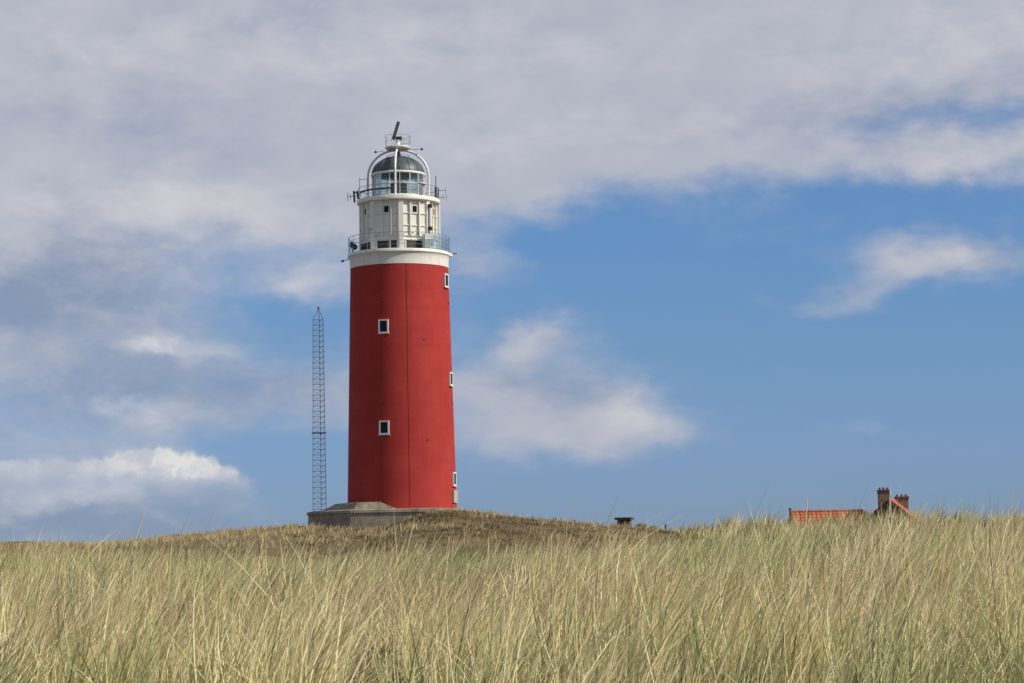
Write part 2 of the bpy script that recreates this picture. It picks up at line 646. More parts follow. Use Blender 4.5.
parts = []
parts += grass_band(5.2, 9, 4.4, 86, 0.0046, 0.54, 1.6)
parts += grass_band(9, 15, 4.0, 94, 0.0055, 0.66, 2.0)
parts += grass_band(15, 26, 3.4, 88, 0.0074, 0.74, 2.5)
parts += grass_band(26, 42, 2.5, 64, 0.0106, 0.76, 3.0)
parts += grass_band(42, 62, 1.4, 40, 0.0180, 0.74, 3.0)
parts += grass_band(62, 105, 0.75, 28, 0.0270, 0.74, 3.0)
v, q, tn = join(parts)
marram = np_mesh('marram_grass', v, q, M['marram'], tn)
tag(marram, 'tall wind-bent marram grass, straw yellow and grey green, filling the foreground', 'grass', kind='stuff')
print('marram faces', len(q))


# ------------------------------------------------------------------ hillside scrub
def scrub():
    parts = []
    n = 12000
    # tufts over the slopes
    y = 62 + (246 - 62) * rng.random(n) ** 0.75
    x = rng.uniform(-1, 1, n) * (0.235 * y + 5)
    lx, ly = x - TOWER.x, y - TOWER.y
    ok = ~((np.abs(lx + 1.0) < 9.4) & (ly > -9.2))
    ok &= rng.random(n) < 0.30 + 0.9 * vnoise(x, y, 6.5, 21)
    x, y = x[ok], y[ok]
    m = len(x)
    pale = vnoise(x, y, 5.0, 22) + rng.normal(0, 0.13, m) + 0.36 * sst(-x - y * 0.05, 2, 10) * sst(y, 100, 180) + 0.25 * (1 - sst(y, 80, 130))
    cnt = rng.integers(6, 17, m)
    ti = np.repeat(np.arange(m), cnt)
    k = len(ti)
    r = rng.random(k) ** .6 * rng.uniform(0.2, 0.75, m)[ti]
    ra = rng.uniform(0, 2 * np.pi, k)
    bx, by = x[ti] + r * np.cos(ra), y[ti] + r * np.sin(ra)
    bz = height(bx, by) - 0.04
    hs = np.where(pale > 0.55, rng.uniform(0.40, 0.85, m), rng.uniform(0.18, 0.42, m))
    L = hs[ti] * rng.uniform(0.6, 1.2, k)
    tone = np.clip(np.where(pale > .55, 0.5 + .5 * pale, 0.05 + 0.8 * pale)[ti] + rng.normal(0, 0.14, k), 0, 1)
    w = (0.018 + 0.00012 * by) * rng.uniform(.6, 1.4, k)
    parts.append(blades(np.stack([bx, by, bz], -1), L, w, ra, np.abs(rng.normal(.3, .25, k)), WIND + rng.normal(0, .6, k),
                        np.abs(rng.normal(.25, .15, k)), rng.uniform(0, np.pi, k), tone, 3))
    # low mats of heath: many short dark leaves
    n = 5200
    y = 75 + (238 - 75) * rng.random(n) ** 0.6
    x = rng.uniform(-1, 1, n) * (0.235 * y + 5)
    lx, ly = x - TOWER.x, y - TOWER.y
    ok = ~((np.abs(lx + 1.0) < 9.4) & (ly > -9.2))
    ok &= vnoise(x, y, 9.0, 31) + rng.normal(0, .12, n) > 0.47
    x, y = x[ok], y[ok]
    m = len(x)
    cnt = rng.integers(14, 30, m)
    ti = np.repeat(np.arange(m), cnt)
    k = len(ti)
    r = rng.random(k) ** .5 * rng.uniform(0.4, 1.0, m)[ti]
    ra = rng.uniform(0, 2 * np.pi, k)
    bx, by = x[ti] + r * np.cos(ra), y[ti] + r * np.sin(ra)
    bz = height(bx, by) - 0.03 + rng.random(k) * 0.22 * np.clip(1 - r, 0, 1)
    tone = np.clip((0.08 + 0.35 * vnoise(x, y, 4, 33))[ti] + rng.normal(0, 0.1, k), 0, 1)
    parts.append(blades(np.stack([bx, by, bz], -1), rng.uniform(.12, .3, k), rng.uniform(.035, .08, k), ra, rng.uniform(.1, 1.1, k),
                        ra, np.full(k, .1), rng.uniform(0, np.pi, k), tone, 2))
    v, q, t = join(parts)
    o = np_mesh('dune_scrub', v, q, M['scrub'], t)
    tag(o, 'low brown and olive scrub with pale tufts covering the dune slopes behind the tall grass', 'ground cover', kind='stuff')
    print('scrub faces', len(q))


scrub()


# ------------------------------------------------------------------ shrubs and posts on the skyline
def shrub(x, y, w, h, label, seed, pale=False):
    r = np.random.default_rng(seed)
    z = H1(x, y) - 0.1
    root = empty('shrub', (x, y, z))
    tag(root, label, 'shrub', 'dark shrubs on the dune skyline')
    k = int(500 + 120 * w * h * 10)
    k = min(k, 2600)
    nl = 7
    lc = np.stack([r.uniform(-.36, .36, nl) * w, r.uniform(-.3, .3, nl) * w, r.uniform(.3, .72, nl) * h], -1)
    li = r.integers(0, nl, k)
    d = r.normal(0, 1, (k, 3))
    d /= np.linalg.norm(d, axis=1)[:, None]
    p = lc[li] + d * (r.random(k) ** .4)[:, None] * np.array([.24 * w, .24 * w, .34 * h])
    p[:, 2] = np.abs(p[:, 2])
    s = 0.035 + 0.03 * min(w, 2)
    vv, q, t = blades(p, r.uniform(.8, 1.8, k) * s, r.uniform(.5, 1.0, k) * s, r.uniform(0, 6.28, k), r.uniform(0, 1.4, k),
                      r.uniform(0, 6.28, k), np.full(k, .15), r.uniform(0, 3.14, k),
                      np.clip((.75 if pale else .3) + r.normal(0, .25, k), 0, 1), 2)
    o = np_mesh('foliage', vv, q, M['scrub'] if pale else M['shrub'], t)
    o.parent = root
    b = MB()
    for i in range(5):
        a = r.uniform(0, 6.28)
        e = Vector(lc[i])
        b.tube([(0.04 * math.cos(a), 0.04 * math.sin(a), 0), e * .5 + Vector((0, 0, .05)), e], [.035, .025, .012], 5)
    b.build('stem', M['dark_wood'], root)
    return root


def at_ridge(px, Y):
    p = P(px, 530, Y)
    return p.x, Y


for px, Y, w, h, lab in [
        (26, 224, 3.8, 0.5, 'wide low dark shrub on the skyline at the far left'),
        (74, 225, 2.8, 0.42, 'small dark shrub on the skyline, second from the left edge'),
        (141, 226, 3.6, 0.45, 'dark shrub in the dip of the skyline left of the mast'),
        (178, 227, 1.7, 0.6, 'dark rounded shrub where the skyline starts to climb towards the lighthouse'),
        (943, 104, 0.8, 0.5, 'grey green bush on the skyline just right of the orange roofed house')]:
    x, y = at_ridge(px, Y)
    shrub(x, y, w, h, lab, int(px) + 3)
x, y = at_ridge(641, 226)
r_ = shrub(x, y, 1.3, 0.85, 'pale straw coloured tuft against the right side of the small brick shaft', 77, True)
r_.name = 'grass_tuft'
r_['category'] = 'grass tuft'
r_['group'] = 'pale tufts on the dune skyline'
x, y = at_ridge(653, 226)
r_ = shrub(x, y, 1.5, 0.7, 'pale straw tuft between the small brick shaft and the thin dark post', 78, True)
r_.name = 'grass_tuft'
r_['category'] = 'grass tuft'
r_['group'] = 'pale tufts on the dune skyline'


def post(px, Y, wid, hgt, label, topcap):
    x, y = at_ridge(px, Y)
    root = empty('post', (x, y, H1(x, y) - 0.35))
    tag(root, label, 'post', 'dark posts on the dune skyline')
    b = MB()
    b.tube([(0, 0, 0), (0.01, 0, (hgt + .35) * .5), (0.02, 0.01, hgt + .35)], [wid * .55, wid * .5, wid * .47], 8)
    b.build('shaft', M['dark_wood'], root)
    c = MB()
    c.lathe([(0.001, hgt + .35 + .05), (wid * .35, hgt + .35 + .045), (wid * .58, hgt + .35 + .01), (wid * .58, hgt + .35 - .04), (0.001, hgt + .35 - .04)], 10)
    c.build('cap', M['black'] if topcap else M['dark_wood'], root, (0.02, 0.01, 0))


post(665.5, 226, 0.19, 0.85, 'thin dark post standing alone right of the small brick shaft', True)
post(574.5, 226, 0.16, 0.45, 'short dark stump on the slope between the lighthouse and the brick shaft', False)
post(985, 104, 0.08, 0.32, 'small dark post on the skyline near the right edge', True)


# small brick shaft with an overhanging slab
x, y = at_ridge(624.5, 227)
ztop = P(625, 517, 227).z
zb = H1(x, y) - 0.3
sh = empty('brick_shaft', (x, y, zb), R(-14))
tag(sh, 'small square dark brick shaft with an overhanging slab, poking out of the dune', 'brick shaft')
hh = ztop - zb
MB().hull([(-.6, -.6, 0), (.6, -.6, 0), (.6, .6, 0), (-.6, .6, 0)], [(-.57, -.57, hh - .28), (.57, -.57, hh - .28), (.57, .57, hh - .28), (-.57, .57, hh - .28)]).build('shaft_wall', M['old_brick'], sh)
b = MB()
b.hull([(-.76, -.76, hh - .277), (.76, -.76, hh - .277), (.76, .76, hh - .277), (-.76, .76, hh - .277)],
       [(-.78, -.78, hh - .05), (.78, -.78, hh - .05), (.78, .78, hh - .05), (-.78, .78, hh - .05)])
b.build('cap_slab', M['dark_wood'], sh)


# ------------------------------------------------------------------ concrete terrace under the tower
z0 = 5.2
ter = empty('concrete_terrace', (TOWER.x, TOWER.y, 0))
tag(ter, 'weathered angular concrete terrace under the red lighthouse, half buried in the dune', 'terrace')
plan = [(-9.35, -1.0), (-4.65, -7.6), (3.6, -8.0), (6.3, -4.2), (6.6, 4), (3.6, 8), (-5, 9), (-9.35, 4.6)]
zt = 5.25


def inset(poly, k):
    return [(x * k, y * k) for x, y in poly]


MB().hull([(x, y, 0.6) for x, y in plan], [(x * .997, y * .997, zt - .32) for x, y in plan]).build('retaining_wall', M['concrete'], ter)
cp = MB()
cp.hull([(x * 1.012, y * 1.012, zt - .317) for x, y in plan], [(x * 1.008, y * 1.008, zt - .06) for x, y in plan])
cp.hull([(x * 1.004, y * 1.004, zt - .06 + .003) for x, y in plan], [(x * .93, y * .93, zt + .05) for x, y in plan])
cp.build('coping', M['concrete'], ter)
zr = P(365, 502.3, 235).z
up_b = [(-8.0, -.7), (-4.4, -6.3), (-0.2, -6.6), (-0.2, -2), (-0.2, 5), (-7.6, 4)]
up_t = [(-6.6, -.7), (-4.1, -5.8), (-1.9, -6.0), (-1.9, -2), (-1.9, 4.6), (-6.5, 3.8)]
MB().hull([(x, y, zt + .04) for x, y in up_b], [(x, y, zr) for x, y in up_t]).build('raised_step', M['concrete'], ter)

# ------------------------------------------------------------------ lighthouse
LH = empty('lighthouse', (TOWER.x, TOWER.y, z0))
tag(LH, 'tall round red lighthouse with white top, green dome lantern and railed galleries', 'lighthouse')


def hz(y, px=400.0, Y=Y_T):
    return P(px, y, Y).z - z0


Z_RED = hz(269.3)
Z_SLAB0, Z_SLAB1 = hz(257.8), hz(254.4)
RB, RT = 5.46, 4.93


def rw(z):
    return RB + (RT - RB) * min(1, z / Z_RED)


prof = [(RB + .05, -1.2)] + [(rw(Z_RED * k / 24), Z_RED * k / 24) for k in range(25)]
MB().lathe(prof, 128).build('tower_wall', M['red'], LH)
MB().lathe([(RB + .32, -1.2), (RB + .32, 0.02), (RB + .2, 0.12), (RB + .02, 0.14)], 96).build('base_skirt', M['beige'], LH)
prof = [(RT, Z_RED), (RT + .035, Z_RED + .003), (RT + .03, Z_RED + .5), (RT + .05, Z_SLAB0 - .35), (RT + .10, Z_SLAB0 - .12), (RT + .17, Z_SLAB0)]
MB().lathe(prof, 128).build('white_band', M['white'], LH)
RG = 5.16
MB().lathe([(RT + .12, Z_SLAB0), (RG - .03, Z_SLAB0 + .003), (RG + .02, Z_SLAB0 + .06), (RG + .02, Z_SLAB1 - .05), (RG - .02, Z_SLAB1), (2.0, Z_SLAB1 + .02), (2.0, Z_SLAB0)], 128, close=True).build('lower_gallery_floor', M['white_iron'], LH)

# lightning conductor down the front
a_c = math.asin(0.185)
b = MB()
b.tube([((rw(z) + .015) * math.sin(a_c), -(rw(z) + .015) * math.cos(a_c), z) for z in np.linspace(0.1, Z_RED - .05, 26)], 0.017, 6)
b.build('conductor_cable', M['dark_red'], LH)

# anchors in the wall
b = MB()


def wall_at(px, py):
    """azimuth and height on the tower wall from a bearing"""
    Yf = Y_T
    for _ in range(4):
        p = P(px, py, Yf)
        z = p.z - z0
        s = max(-.995, min(.995, (p.x - TOWER.x) / rw(z)))
        a = math.asin(s)
        Yf = Y_T - rw(z) * math.cos(a)
    return a, z


for px, py in [(382.5, 302), (424, 339.5), (383.5, 402.5), (427.3, 440.3), (448.3, 304), (352.5, 343), (452.4, 403.5), (353, 470)]:
    a, z = wall_at(px, py)
    b2 = MB()
    m = wall_frame(a, rw(z), z)
    pr = [(-.11, -.04), (.11, -.04), (.11, .10), (0, .15), (-.11, .10)]
    b2.hull([m @ Vector((x, -.05, y * .9)) for x, y in pr], [m @ Vector((x, .05, y * .9)) for x, y in pr])
    b2.build('wall_vent', M['black'], LH)


def tower_window(px, py, W=1.02, Hh=1.36):
    a, z = wall_at(px, py)
    m = wall_frame(a, rw(z), z)
    f = MB()
    t = .135
    for c, s in (((-W / 2 + t / 2, -.03, 0), (t, .30, Hh)), ((W / 2 - t / 2, -.03, 0), (t, .30, Hh)),
                 ((0, -.032, Hh / 2 - t / 2), (W - 2 * t, .296, t)), ((0, -.028, -Hh / 2 + t / 2), (W - 2 * t, .304, t))):
        f.box(c, s, m)
    fo = f.build('window', M['white_pipe'], LH)
    p = MB()
    p.box((0, -.03, 0), (W - 2 * t + .02, .1, Hh - 2 * t + .02), m)
    p.build('pane', M['pane'], fo)
    g = MB()
    for c, s in (((-W / 2 + t + .035, .03, 0), (.07, .05, Hh - 2 * t)), ((W / 2 - t - .035, .03, 0), (.07, .05, Hh - 2 * t)),
                 ((0, .031, Hh / 2 - t - .035), (W - 2 * t - .14, .05, .07)), ((0, .031, -Hh / 2 + t + .035), (W - 2 * t - .14, .05, .07))):
        g.box(c, s, m)
    g.build('casement', M['black'], fo)
    s = MB()
    s.box((0, .0, -Hh / 2 - .05), (W + .2, .36, .08), m)
    s.build('sill', M['sill'], fo)


for px, py in [(383.6, 326.3), (384.3, 427.6), (445.8, 280.5), (450.6, 379), (454.0, 479)]:
    tower_window(px, py)
a, z = wall_at(454.3, 496.5)
b = MB()
b.box((0, .02, 0), (1.35, .3, 1.25), wall_frame(a, rw(z), z))
b.build('door_panel', M['beige'], LH)

# ---- lower gallery rail
rail = MB()
for k in range(28):
    a = 2 * math.pi * k / 28 + .06
    x, y = (RG - .06) * math.sin(a), -(RG - .06) * math.cos(a)
    rail.tube([(x, y, Z_SLAB1 - .01), (x, y, Z_SLAB1 + 1.62)], .020, 5)
for h in (.42, .82, 1.22, 1.62):
    rail.tube(ring(RG - .06, Z_SLAB1 + h), .017 if h < 1.6 else .026, 5, closed=True)
rail.build('lower_gallery_railing', M['grey_steel'], LH)


def glass_arc(a0, a1):
    b = MB()
    r0, r1 = RG - .14, RG - .155
    b.lathe([(r0, Z_SLAB1 + .06), (r0, Z_SLAB1 + 1.5), (r1, Z_SLAB1 + 1.5), (r1, Z_SLAB1 + .06)], 10, a0, a1, close=True)
    b.build('glass_panel', M['glass'], LH)


for k in range(28):
    a0 = 2 * math.pi * k / 28 + .07
    mid = math.degrees(a0 + .11)
    mid = mid if mid < 180 else mid - 360
    if 31 < mid < 165 or -115 < mid < -76:
        glass_arc(a0, a0 + 2 * math.pi / 28 - .02)

# ---- watch room: octagon with a corner to the front
Z_USL0, Z_USL1 = hz(205.3), hz(200.6)
ROC = 3.9
ofs = R(5.8)
oct_a = [ofs + k * math.pi / 4 for k in range(8)]


def octloop(r, z):
    return [(r * math.sin(a), -r * math.cos(a), z) for a in oct_a]


wr = MB()
wr.hull(octloop(ROC, Z_SLAB1 - .05), octloop(ROC, Z_USL0 + .02))
watch = wr.build('watch_room', M['white_iron'], LH)
apo = ROC * math.cos(math.pi / 8)
fw = 2 * ROC * math.sin(math.pi / 8)
zlo, zhi = Z_SLAB1, Z_USL0 - .02
Hf = zhi - zlo
for k in range(8):
    ac = oct_a[k] + math.pi / 8
    m = wall_frame(ac, apo, zlo)
    ribs = MB()
    hb = Hf * .285                        # top of the low opening zone
    for xk in (-fw / 6, fw / 6):
        ribs.box((xk, .10, hb + (Hf - hb) / 2), (.15, .23, Hf - hb - .02), m)
    for zk in (hb, hb + (Hf - hb) * .30, hb + (Hf - hb) * .64):
        for xc in (-fw / 3, 0, fw / 3):
            ribs.box((xc, .045, zk), (fw / 3 - .15, .11, .09), m)
    ribs.box((0, .037, Hf - .1), (fw - .3, .08, .14), m)
    ribs.build('panel_ribs', M['white_iron'], watch)
    # corner pilaster
    mc = wall_frame(oct_a[k], ROC, zlo)
    pl = MB()
    pl.box((0, -.02, Hf / 2), (.46, .2, Hf - .01), mc)
    pl.build('corner_pilaster', M['white_iron'], watch)
    # window in the centre column
    zw = hb + (Hf - hb) * .64 + .42
    wf = MB()
    t = .07
    W, Hh = .62, .78
    for c, s in (((-W / 2 + t / 2, .05, zw), (t, .12, Hh)), ((W / 2 - t / 2, .05, zw), (t, .12, Hh)),
                 ((0, .048, zw + Hh / 2 - t / 2), (W - 2 * t, .116, t)), ((0, .052, zw - Hh / 2 + t / 2), (W - 2 * t, .124, t))):
        wf.box(c, s, m)
    wo = wf.build('window', M['white_iron'], LH)
    pb = MB()
    pb.box((0, .01, zw), (W - 2 * t + .01, .04, Hh - 2 * t + .01), m)
    pb.build('pane', M['pane'], wo)
    if k in (0, 7, 6, 3):
        # low louvred opening
        gx0, gx1 = (-fw / 2 + .52, fw / 2 - .42)
        if k == 6:
            gx0, gx1 = -fw / 2 + .3, fw / 2 - .35
        gh = Hf * .17
        g = MB()
        g.box(((gx0 + gx1) / 2, .02, gh / 2 + .12), (gx1 - gx0, .09, gh), m)
        for q_ in range(4):
            g.box(((gx0 + gx1) / 2, .075, .2 + gh * q_ / 4), (gx1 - gx0 - .04, .03, .045), m)
        go = g.build('louvre', M['dark_grille'], LH)
        fr = MB()
        fr.box(((gx0 + gx1) / 2, .045, gh + .175), (gx1 - gx0 + .2, .13, .10), m)
        fr.box((gx0 - .055, .043, gh / 2 + .12), (.09, .12, gh), m)
        fr.box((gx1 + .055, .043, gh / 2 + .12), (.09, .12, gh), m)
        if k == 7:
            fr.box((gx0 + (gx1 - gx0) * .66, .075, gh / 2 + .12), (.12, .12, gh), m)
        fr.build('louvre_frame', M['white_iron'], go)

# bolts and lamps along the low course on the front faces
for px, py in [(379, 232.5), (396, 232), (406, 232.3), (413.7, 232.5), (365, 229), (422, 232.5)]:
    s = (P(px, py, Y_T - 3.4).x - TOWER.x)
    a = math.atan2(s, 3.75)
    z = hz(py, px, Y_T - 3.4)
    lam = MB()
    # distance of the octagon wall along this bearing
    da = (a - ofs) % (math.pi / 4) - math.pi / 8
    rr = apo / math.cos(da)
    o_ = Vector((math.sin(a), -math.cos(a), 0))
    lam.tube([o_ * (rr - .03) + Vector((0, 0, z)), o_ * (rr + .13) + Vector((0, 0, z + .03)), o_ * (rr + .24) + Vector((0, 0, z - .05))], [.03, .04, .085], 8)
    lam.build('bulkhead_lamp', M['grey_steel'], LH)

# ---- upper gallery slab with a flared soffit
RU = 4.17
MB().lathe([(ROC - .35, Z_USL0 - .01), (RU - .12, Z_USL0 + .02), (RU, Z_USL0 + .1), (RU + .02, Z_USL1 - .08), (RU - .03, Z_USL1), (1.5, Z_USL1 + .02), (1.5, Z_USL0)], 112, close=True).build('upper_gallery_floor', M['white_iron'], LH)
rail = MB()
for k in range(20):
    a = 2 * math.pi * k / 20 + .03
    x, y = (RU - .1) * math.sin(a), -(RU - .1) * math.cos(a)
    rail.tube([(x, y, Z_USL1 - .01), (x, y, Z_USL1 + 1.15)], .022, 5)
for h in (.38, .76, 1.15):
    rail.tube(ring(RU - .1, Z_USL1 + h), .018 if h < 1.1 else .028, 5, closed=True)
rail.build('upper_gallery_railing', M['grey_steel'], LH)
# cable tray behind the left half of the rail
b = MB()
b.lathe([(RU - .2, Z_USL1 + .62), (RU - .2, Z_USL1 + .78), (RU - .28, Z_USL1 + .78), (RU - .28, Z_USL1 + .62)], 24, R(-85), R(-8), close=True)
b.build('cable_tray', M['black'], LH)

# ---- lantern
RL = 2.62
XO = -0.02
Z_RING = hz(175.3, 397)
Z_CURB = Z_USL1 + .35
MB().lathe([(RL + .1, Z_USL1 - .02), (RL + .1, Z_CURB - .05), (RL + .02, Z_CURB), (RL - .15, Z_CURB)], 64).build('lantern_curb', M['white_iron'], LH)
NL = 16
gl = MB()
gl.lathe([(RL - .02, Z_CURB), (RL - .02, Z_RING - .1)], NL, R(6), None, smooth=False)
gl.lathe([(RL - .04, Z_RING - .1), (RL - .04, Z_CURB)], NL, R(6), None, smooth=False)
lant = gl.build('lantern_glazing', M['lantern_glass'], LH)
for k in range(NL):
    a = R(6) + 2 * math.pi * k / NL
    mu = MB()
    mu.box((0, 0, (Z_CURB + Z_RING) / 2), (.055, .12, Z_RING - Z_CURB - .06), wall_frame(a, RL, 0))
    mu.build('mullion', M['white_pipe'], lant)
mu = MB()
mu.tube(ring(RL, Z_CURB + (Z_RING - Z_CURB) * .5, 64), .035, 5, closed=True)
mu.build('transom', M['white_pipe'], lant)
# optic inside
op = MB()
op.lathe([(.01, Z_CURB - .2), (.8, Z_CURB - .2), (.8, Z_CURB + .25), (.88, Z_CURB + .4), (.88, Z_CURB + .9), (.8, Z_CURB + 1.35), (.45, Z_CURB + 1.6), (.01, Z_CURB + 1.65)], 24)
op.build('lamp_optic', M['black'], LH)
cap = MB()
cap.lathe([(RL - .1, Z_RING - .1), (RL + .12, Z_RING - .1), (RL + .15, Z_RING + .02), (RL + .1, Z_RING + .1), (RL - .1, Z_RING + .1)], 64, close=True)
cap.build('lantern_ring', M['white_pipe'], LH)
Z_AP = hz(156.8, 397)
dh = Z_AP - Z_RING - .08
dp = [((RL + .04) * math.cos(t_), Z_RING + .08 + dh * math.sin(t_)) for t_ in np.linspace(0, math.pi / 2 * .965, 14)]
dome = MB().lathe(dp, 16, R(6), None).build('dome', M['copper'], LH)
for k in range(16):
    a = R(6) + 2 * math.pi * k / 16
    rb = MB()
    rb.tube([((r + .0) * math.sin(a), -(r + .0) * math.cos(a), z + .02) for r, z in dp], .032, 5)
    rb.build('dome_rib', M['copper'], dome)
b = MB()
b.tube(ring(1.15, Z_AP + .05, 40), .025, 5, closed=True)
for k in range(8):
    a = k * math.pi / 4 + .3
    b.tube([(1.15 * math.sin(a), -1.15 * math.cos(a), Z_AP - .35), (1.15 * math.sin(a), -1.15 * math.cos(a), Z_AP + .05)], .02, 5)
b.build('dome_handrail', M['grey_steel'], dome)
b = MB()
b.lathe([(.55, Z_AP - .12), (.5, Z_AP + .02), (.3, Z_AP + .12), (.24, Z_AP + .4), (.001, Z_AP + .55)], 20)
b.build('ventilator', M['black'], dome)

# ---- cage of four arched pipes carrying the radar table
Z_D0 = hz(150.0, 397)
Z_D1 = hz(147.3, 397)
Z_SH = hz(177.0, 397)
RA = 3.08
pth = [(0, -RA, Z_USL1 + .01), (0, -RA, Z_SH)]
for t_ in np.linspace(0, math.pi / 2, 14)[1:]:
    pth.append((0, -(0.15 + (RA - .15) * math.cos(t_)), Z_SH + (Z_D0 - .02 - Z_SH) * math.sin(t_)))
ao = None
for k in range(4):
    if ao is None:
        o = MB()
        o.tube(pth, .115, 10)
        ao = o.build('arch_pipe', M['white_pipe'], LH)
        cur = ao
    else:
        cur = ao.copy()
        COL.objects.link(cur)
        cur.parent = LH
    cur.rotation_euler.z = R(-3) + k * math.pi / 2
b = MB()
b.lathe([(.001, Z_D0), (1.1, Z_D0), (1.27, Z_D0 + .12), (1.3, Z_D1 - .06), (1.27, Z_D1), (.001, Z_D1 + .01)], 48)
plat = b.build('radar_table', M['white_pipe'], LH)
b = MB()
for k in range(8):
    a = 2 * math.pi * k / 8 + .35
    b.tube([(1.27 * math.sin(a), -1.27 * math.cos(a), Z_D1 - .05), (1.31 * math.sin(a), -1.31 * math.cos(a), Z_D1 + 1.12)], .02, 5)
for h in (.55, 1.12):
    b.tube(ring(1.29 + h * .015, Z_D1 + h, 40), .018, 5, closed=True)
b.build('table_railing', M['grey_steel'], plat)
ped = MB()
ped.lathe([(.42, Z_D1), (.3, Z_D1 + .12), (.2, Z_D1 + .45), (.27, Z_D1 + .6), (.27, Z_D1 + .72), (.001, Z_D1 + .74)], 16)
ped.build('radar_pedestal', M['white_pipe'], LH)
rad = MB()
rad.box((.12, 0, Z_D1 + .90), (.62, .5, .32))
rad.build('radar_gearbox', M['black'], LH)
p0, p1 = P(393.6, 138.4, Y_T - .7), P(398.3, 122.6, Y_T + 1.2)
p0 = Vector((p0.x - TOWER.x, p0.y - TOWER.y, p0.z - z0))
p1 = Vector((p1.x - TOWER.x, p1.y - TOWER.y, p1.z - z0))
ax = (p1 - p0).normalized()
sx = ax.cross(Vector((0, 1, 0))).normalized()
sy = ax.cross(sx)
mm = Matrix.Identity(4)
for i in range(3):
    mm[i][0], mm[i][1], mm[i][2], mm[i][3] = sx[i], sy[i], ax[i], ((p0 + p1) / 2)[i]
bar = MB()
Lb = (p1 - p0).length
bar.box((0, 0, 0), (.30, .26, Lb), mm)
bar.box((0, .16, 0), (.2, .06, Lb - .2), mm)
for s_ in (-1, 1):
    bar.box((0, 0, s_ * (Lb / 2 + .025)), (.26, .22, .045), mm)
bar.build('radar_scanner', M['black'], LH)

# thin arms with little sensors under the radar table
for pa, pb in (((384, 151), (375.6, 152.3)), ((408, 149.5), (421.8, 149.4))):
    A, B = P(*pa, Y_T - .3), P(*pb, Y_T - .3)
    A, B = (Vector((q_.x - TOWER.x, q_.y - TOWER.y, q_.z - z0)) for q_ in (A, B))
    s_ = MB()
    s_.tube([A, B], .022, 6)
    s_.tube([B + Vector((-.13, 0, .0)), B + Vector((-.05, 0, .02)), B + Vector((.06, 0, .02)), B + Vector((.13, 0, 0))], [.05, .12, .12, .05], 8)
    s_.tube([B, B + Vector((0, 0, .25))], .02, 5)
    s_.build('sensor_arm', M['black'], LH)


def loc(px, py, dY=0.0):
    p = P(px, py, Y_T + dY)
    return Vector((p.x - TOWER.x, p.y - TOWER.y, p.z - z0))


def yagi(points, bars, name='antenna', r=.035, mat='grey_steel'):
    b = MB()
    for p_, q_ in points + bars:
        b.tube([loc(*p_), loc(*q_)], r, 5)
    b.build(name, M[mat], LH)


yagi([((358, 196), (347.8, 196.6))], [((347.8, 192.5), (347.8, 201)), ((350.5, 194), (350.5, 199.5))])
b = MB()
b.tube([loc(354.6, 202.5), loc(353.8, 191)], .10, 8)
b.tube([loc(358.4, 199), loc(357.2, 191)], .12, 8)
b.tube([loc(353.8, 192.6), loc(358.5, 192.4)], .06, 6)
b.build('antenna_bracket', M['black'], LH)
yagi([((359.5, 193), (359.5, 178)), ((367, 190), (367, 178)), ((359.5, 179.5), (367, 179))], [], 'whip_antenna', .03)
yagi([((435.8, 199), (435.8, 176))], [], 'whip_antenna', .045, 'black')
b = MB()
b.tube([loc(435.9, 200), loc(435.9, 187)], .13, 8)
b.tube([loc(437.5, 202), loc(438.6, 188)], .05, 6)
b.build('antenna_bracket', M['black'], LH)
yagi([((437, 190.6), (446, 190.2)), ((437, 197.6), (445.6, 197.2))], [((445.6, 187), (445.8, 195)), ((443, 194.5), (443.2, 200)), ((446.6, 195), (446.6, 200.5))])
# lamp on the upper rail, right of centre
b = MB()
b.tube([loc(420.4, 195, -3.5), loc(420.4, 183.8, -3.5)], .06, 6)
b.tube([loc(418.8, 183.3, -3.5), loc(420.3, 183.0, -3.4), loc(424, 184.2, -3.1)], [.09, .13, .24], 10)
b.build('rail_lamp', M['grey_steel'], LH)

# floodlight standing on the lower gallery, left
b = MB()
b.tube([loc(350.2, 243.7, -.8), loc(352.5, 245.2, -.8), loc(355.5, 247.6, -.8), loc(356.6, 248.8, -.8)], [.24, .28, .27, .14], 14)
fl = b.build('floodlight', M['black'], LH)
b = MB()
b.tube([loc(349.9, 243.5, -.8), loc(350.15, 243.65, -.8)], [.2, .22], 14)
b.build('floodlight_lens', M['pane'], fl)
b = MB()
b.tube([loc(353.3, 246, -1.2), loc(352.7, 250.5, -1.2), loc(352.7, 252, -1.1), loc(352.7, 252, -.5), loc(352.7, 250.5, -.4), loc(353.3, 246, -.4)], .05, 6)
b.build('floodlight_yoke', M['grey_steel'], fl)
# little outriggers on both sides below the gallery
b = MB()
b.tube([loc(350.5, 258.6), loc(343.5, 261)], .035, 6)
b.tube([loc(344, 261.4), loc(342.3, 260.8), loc(341.6, 262)], [.09, .13, .1], 8)
b.build('outrigger_lamp', M['black'], LH)
b = MB()
b.tube([loc(449, 254), loc(454, 253.4)], .045, 6)
b.tube([loc(453.6, 253.6), loc(456.5, 253.3)], [.09, .1], 8)
b.build('outrigger_lamp', M['grey_steel'], LH)
b = MB()
b.tube([loc(450, 253.8), loc(451, 256.5)], [.16, .2], 8)
b.build('junction_box', M['white_pipe'], LH)
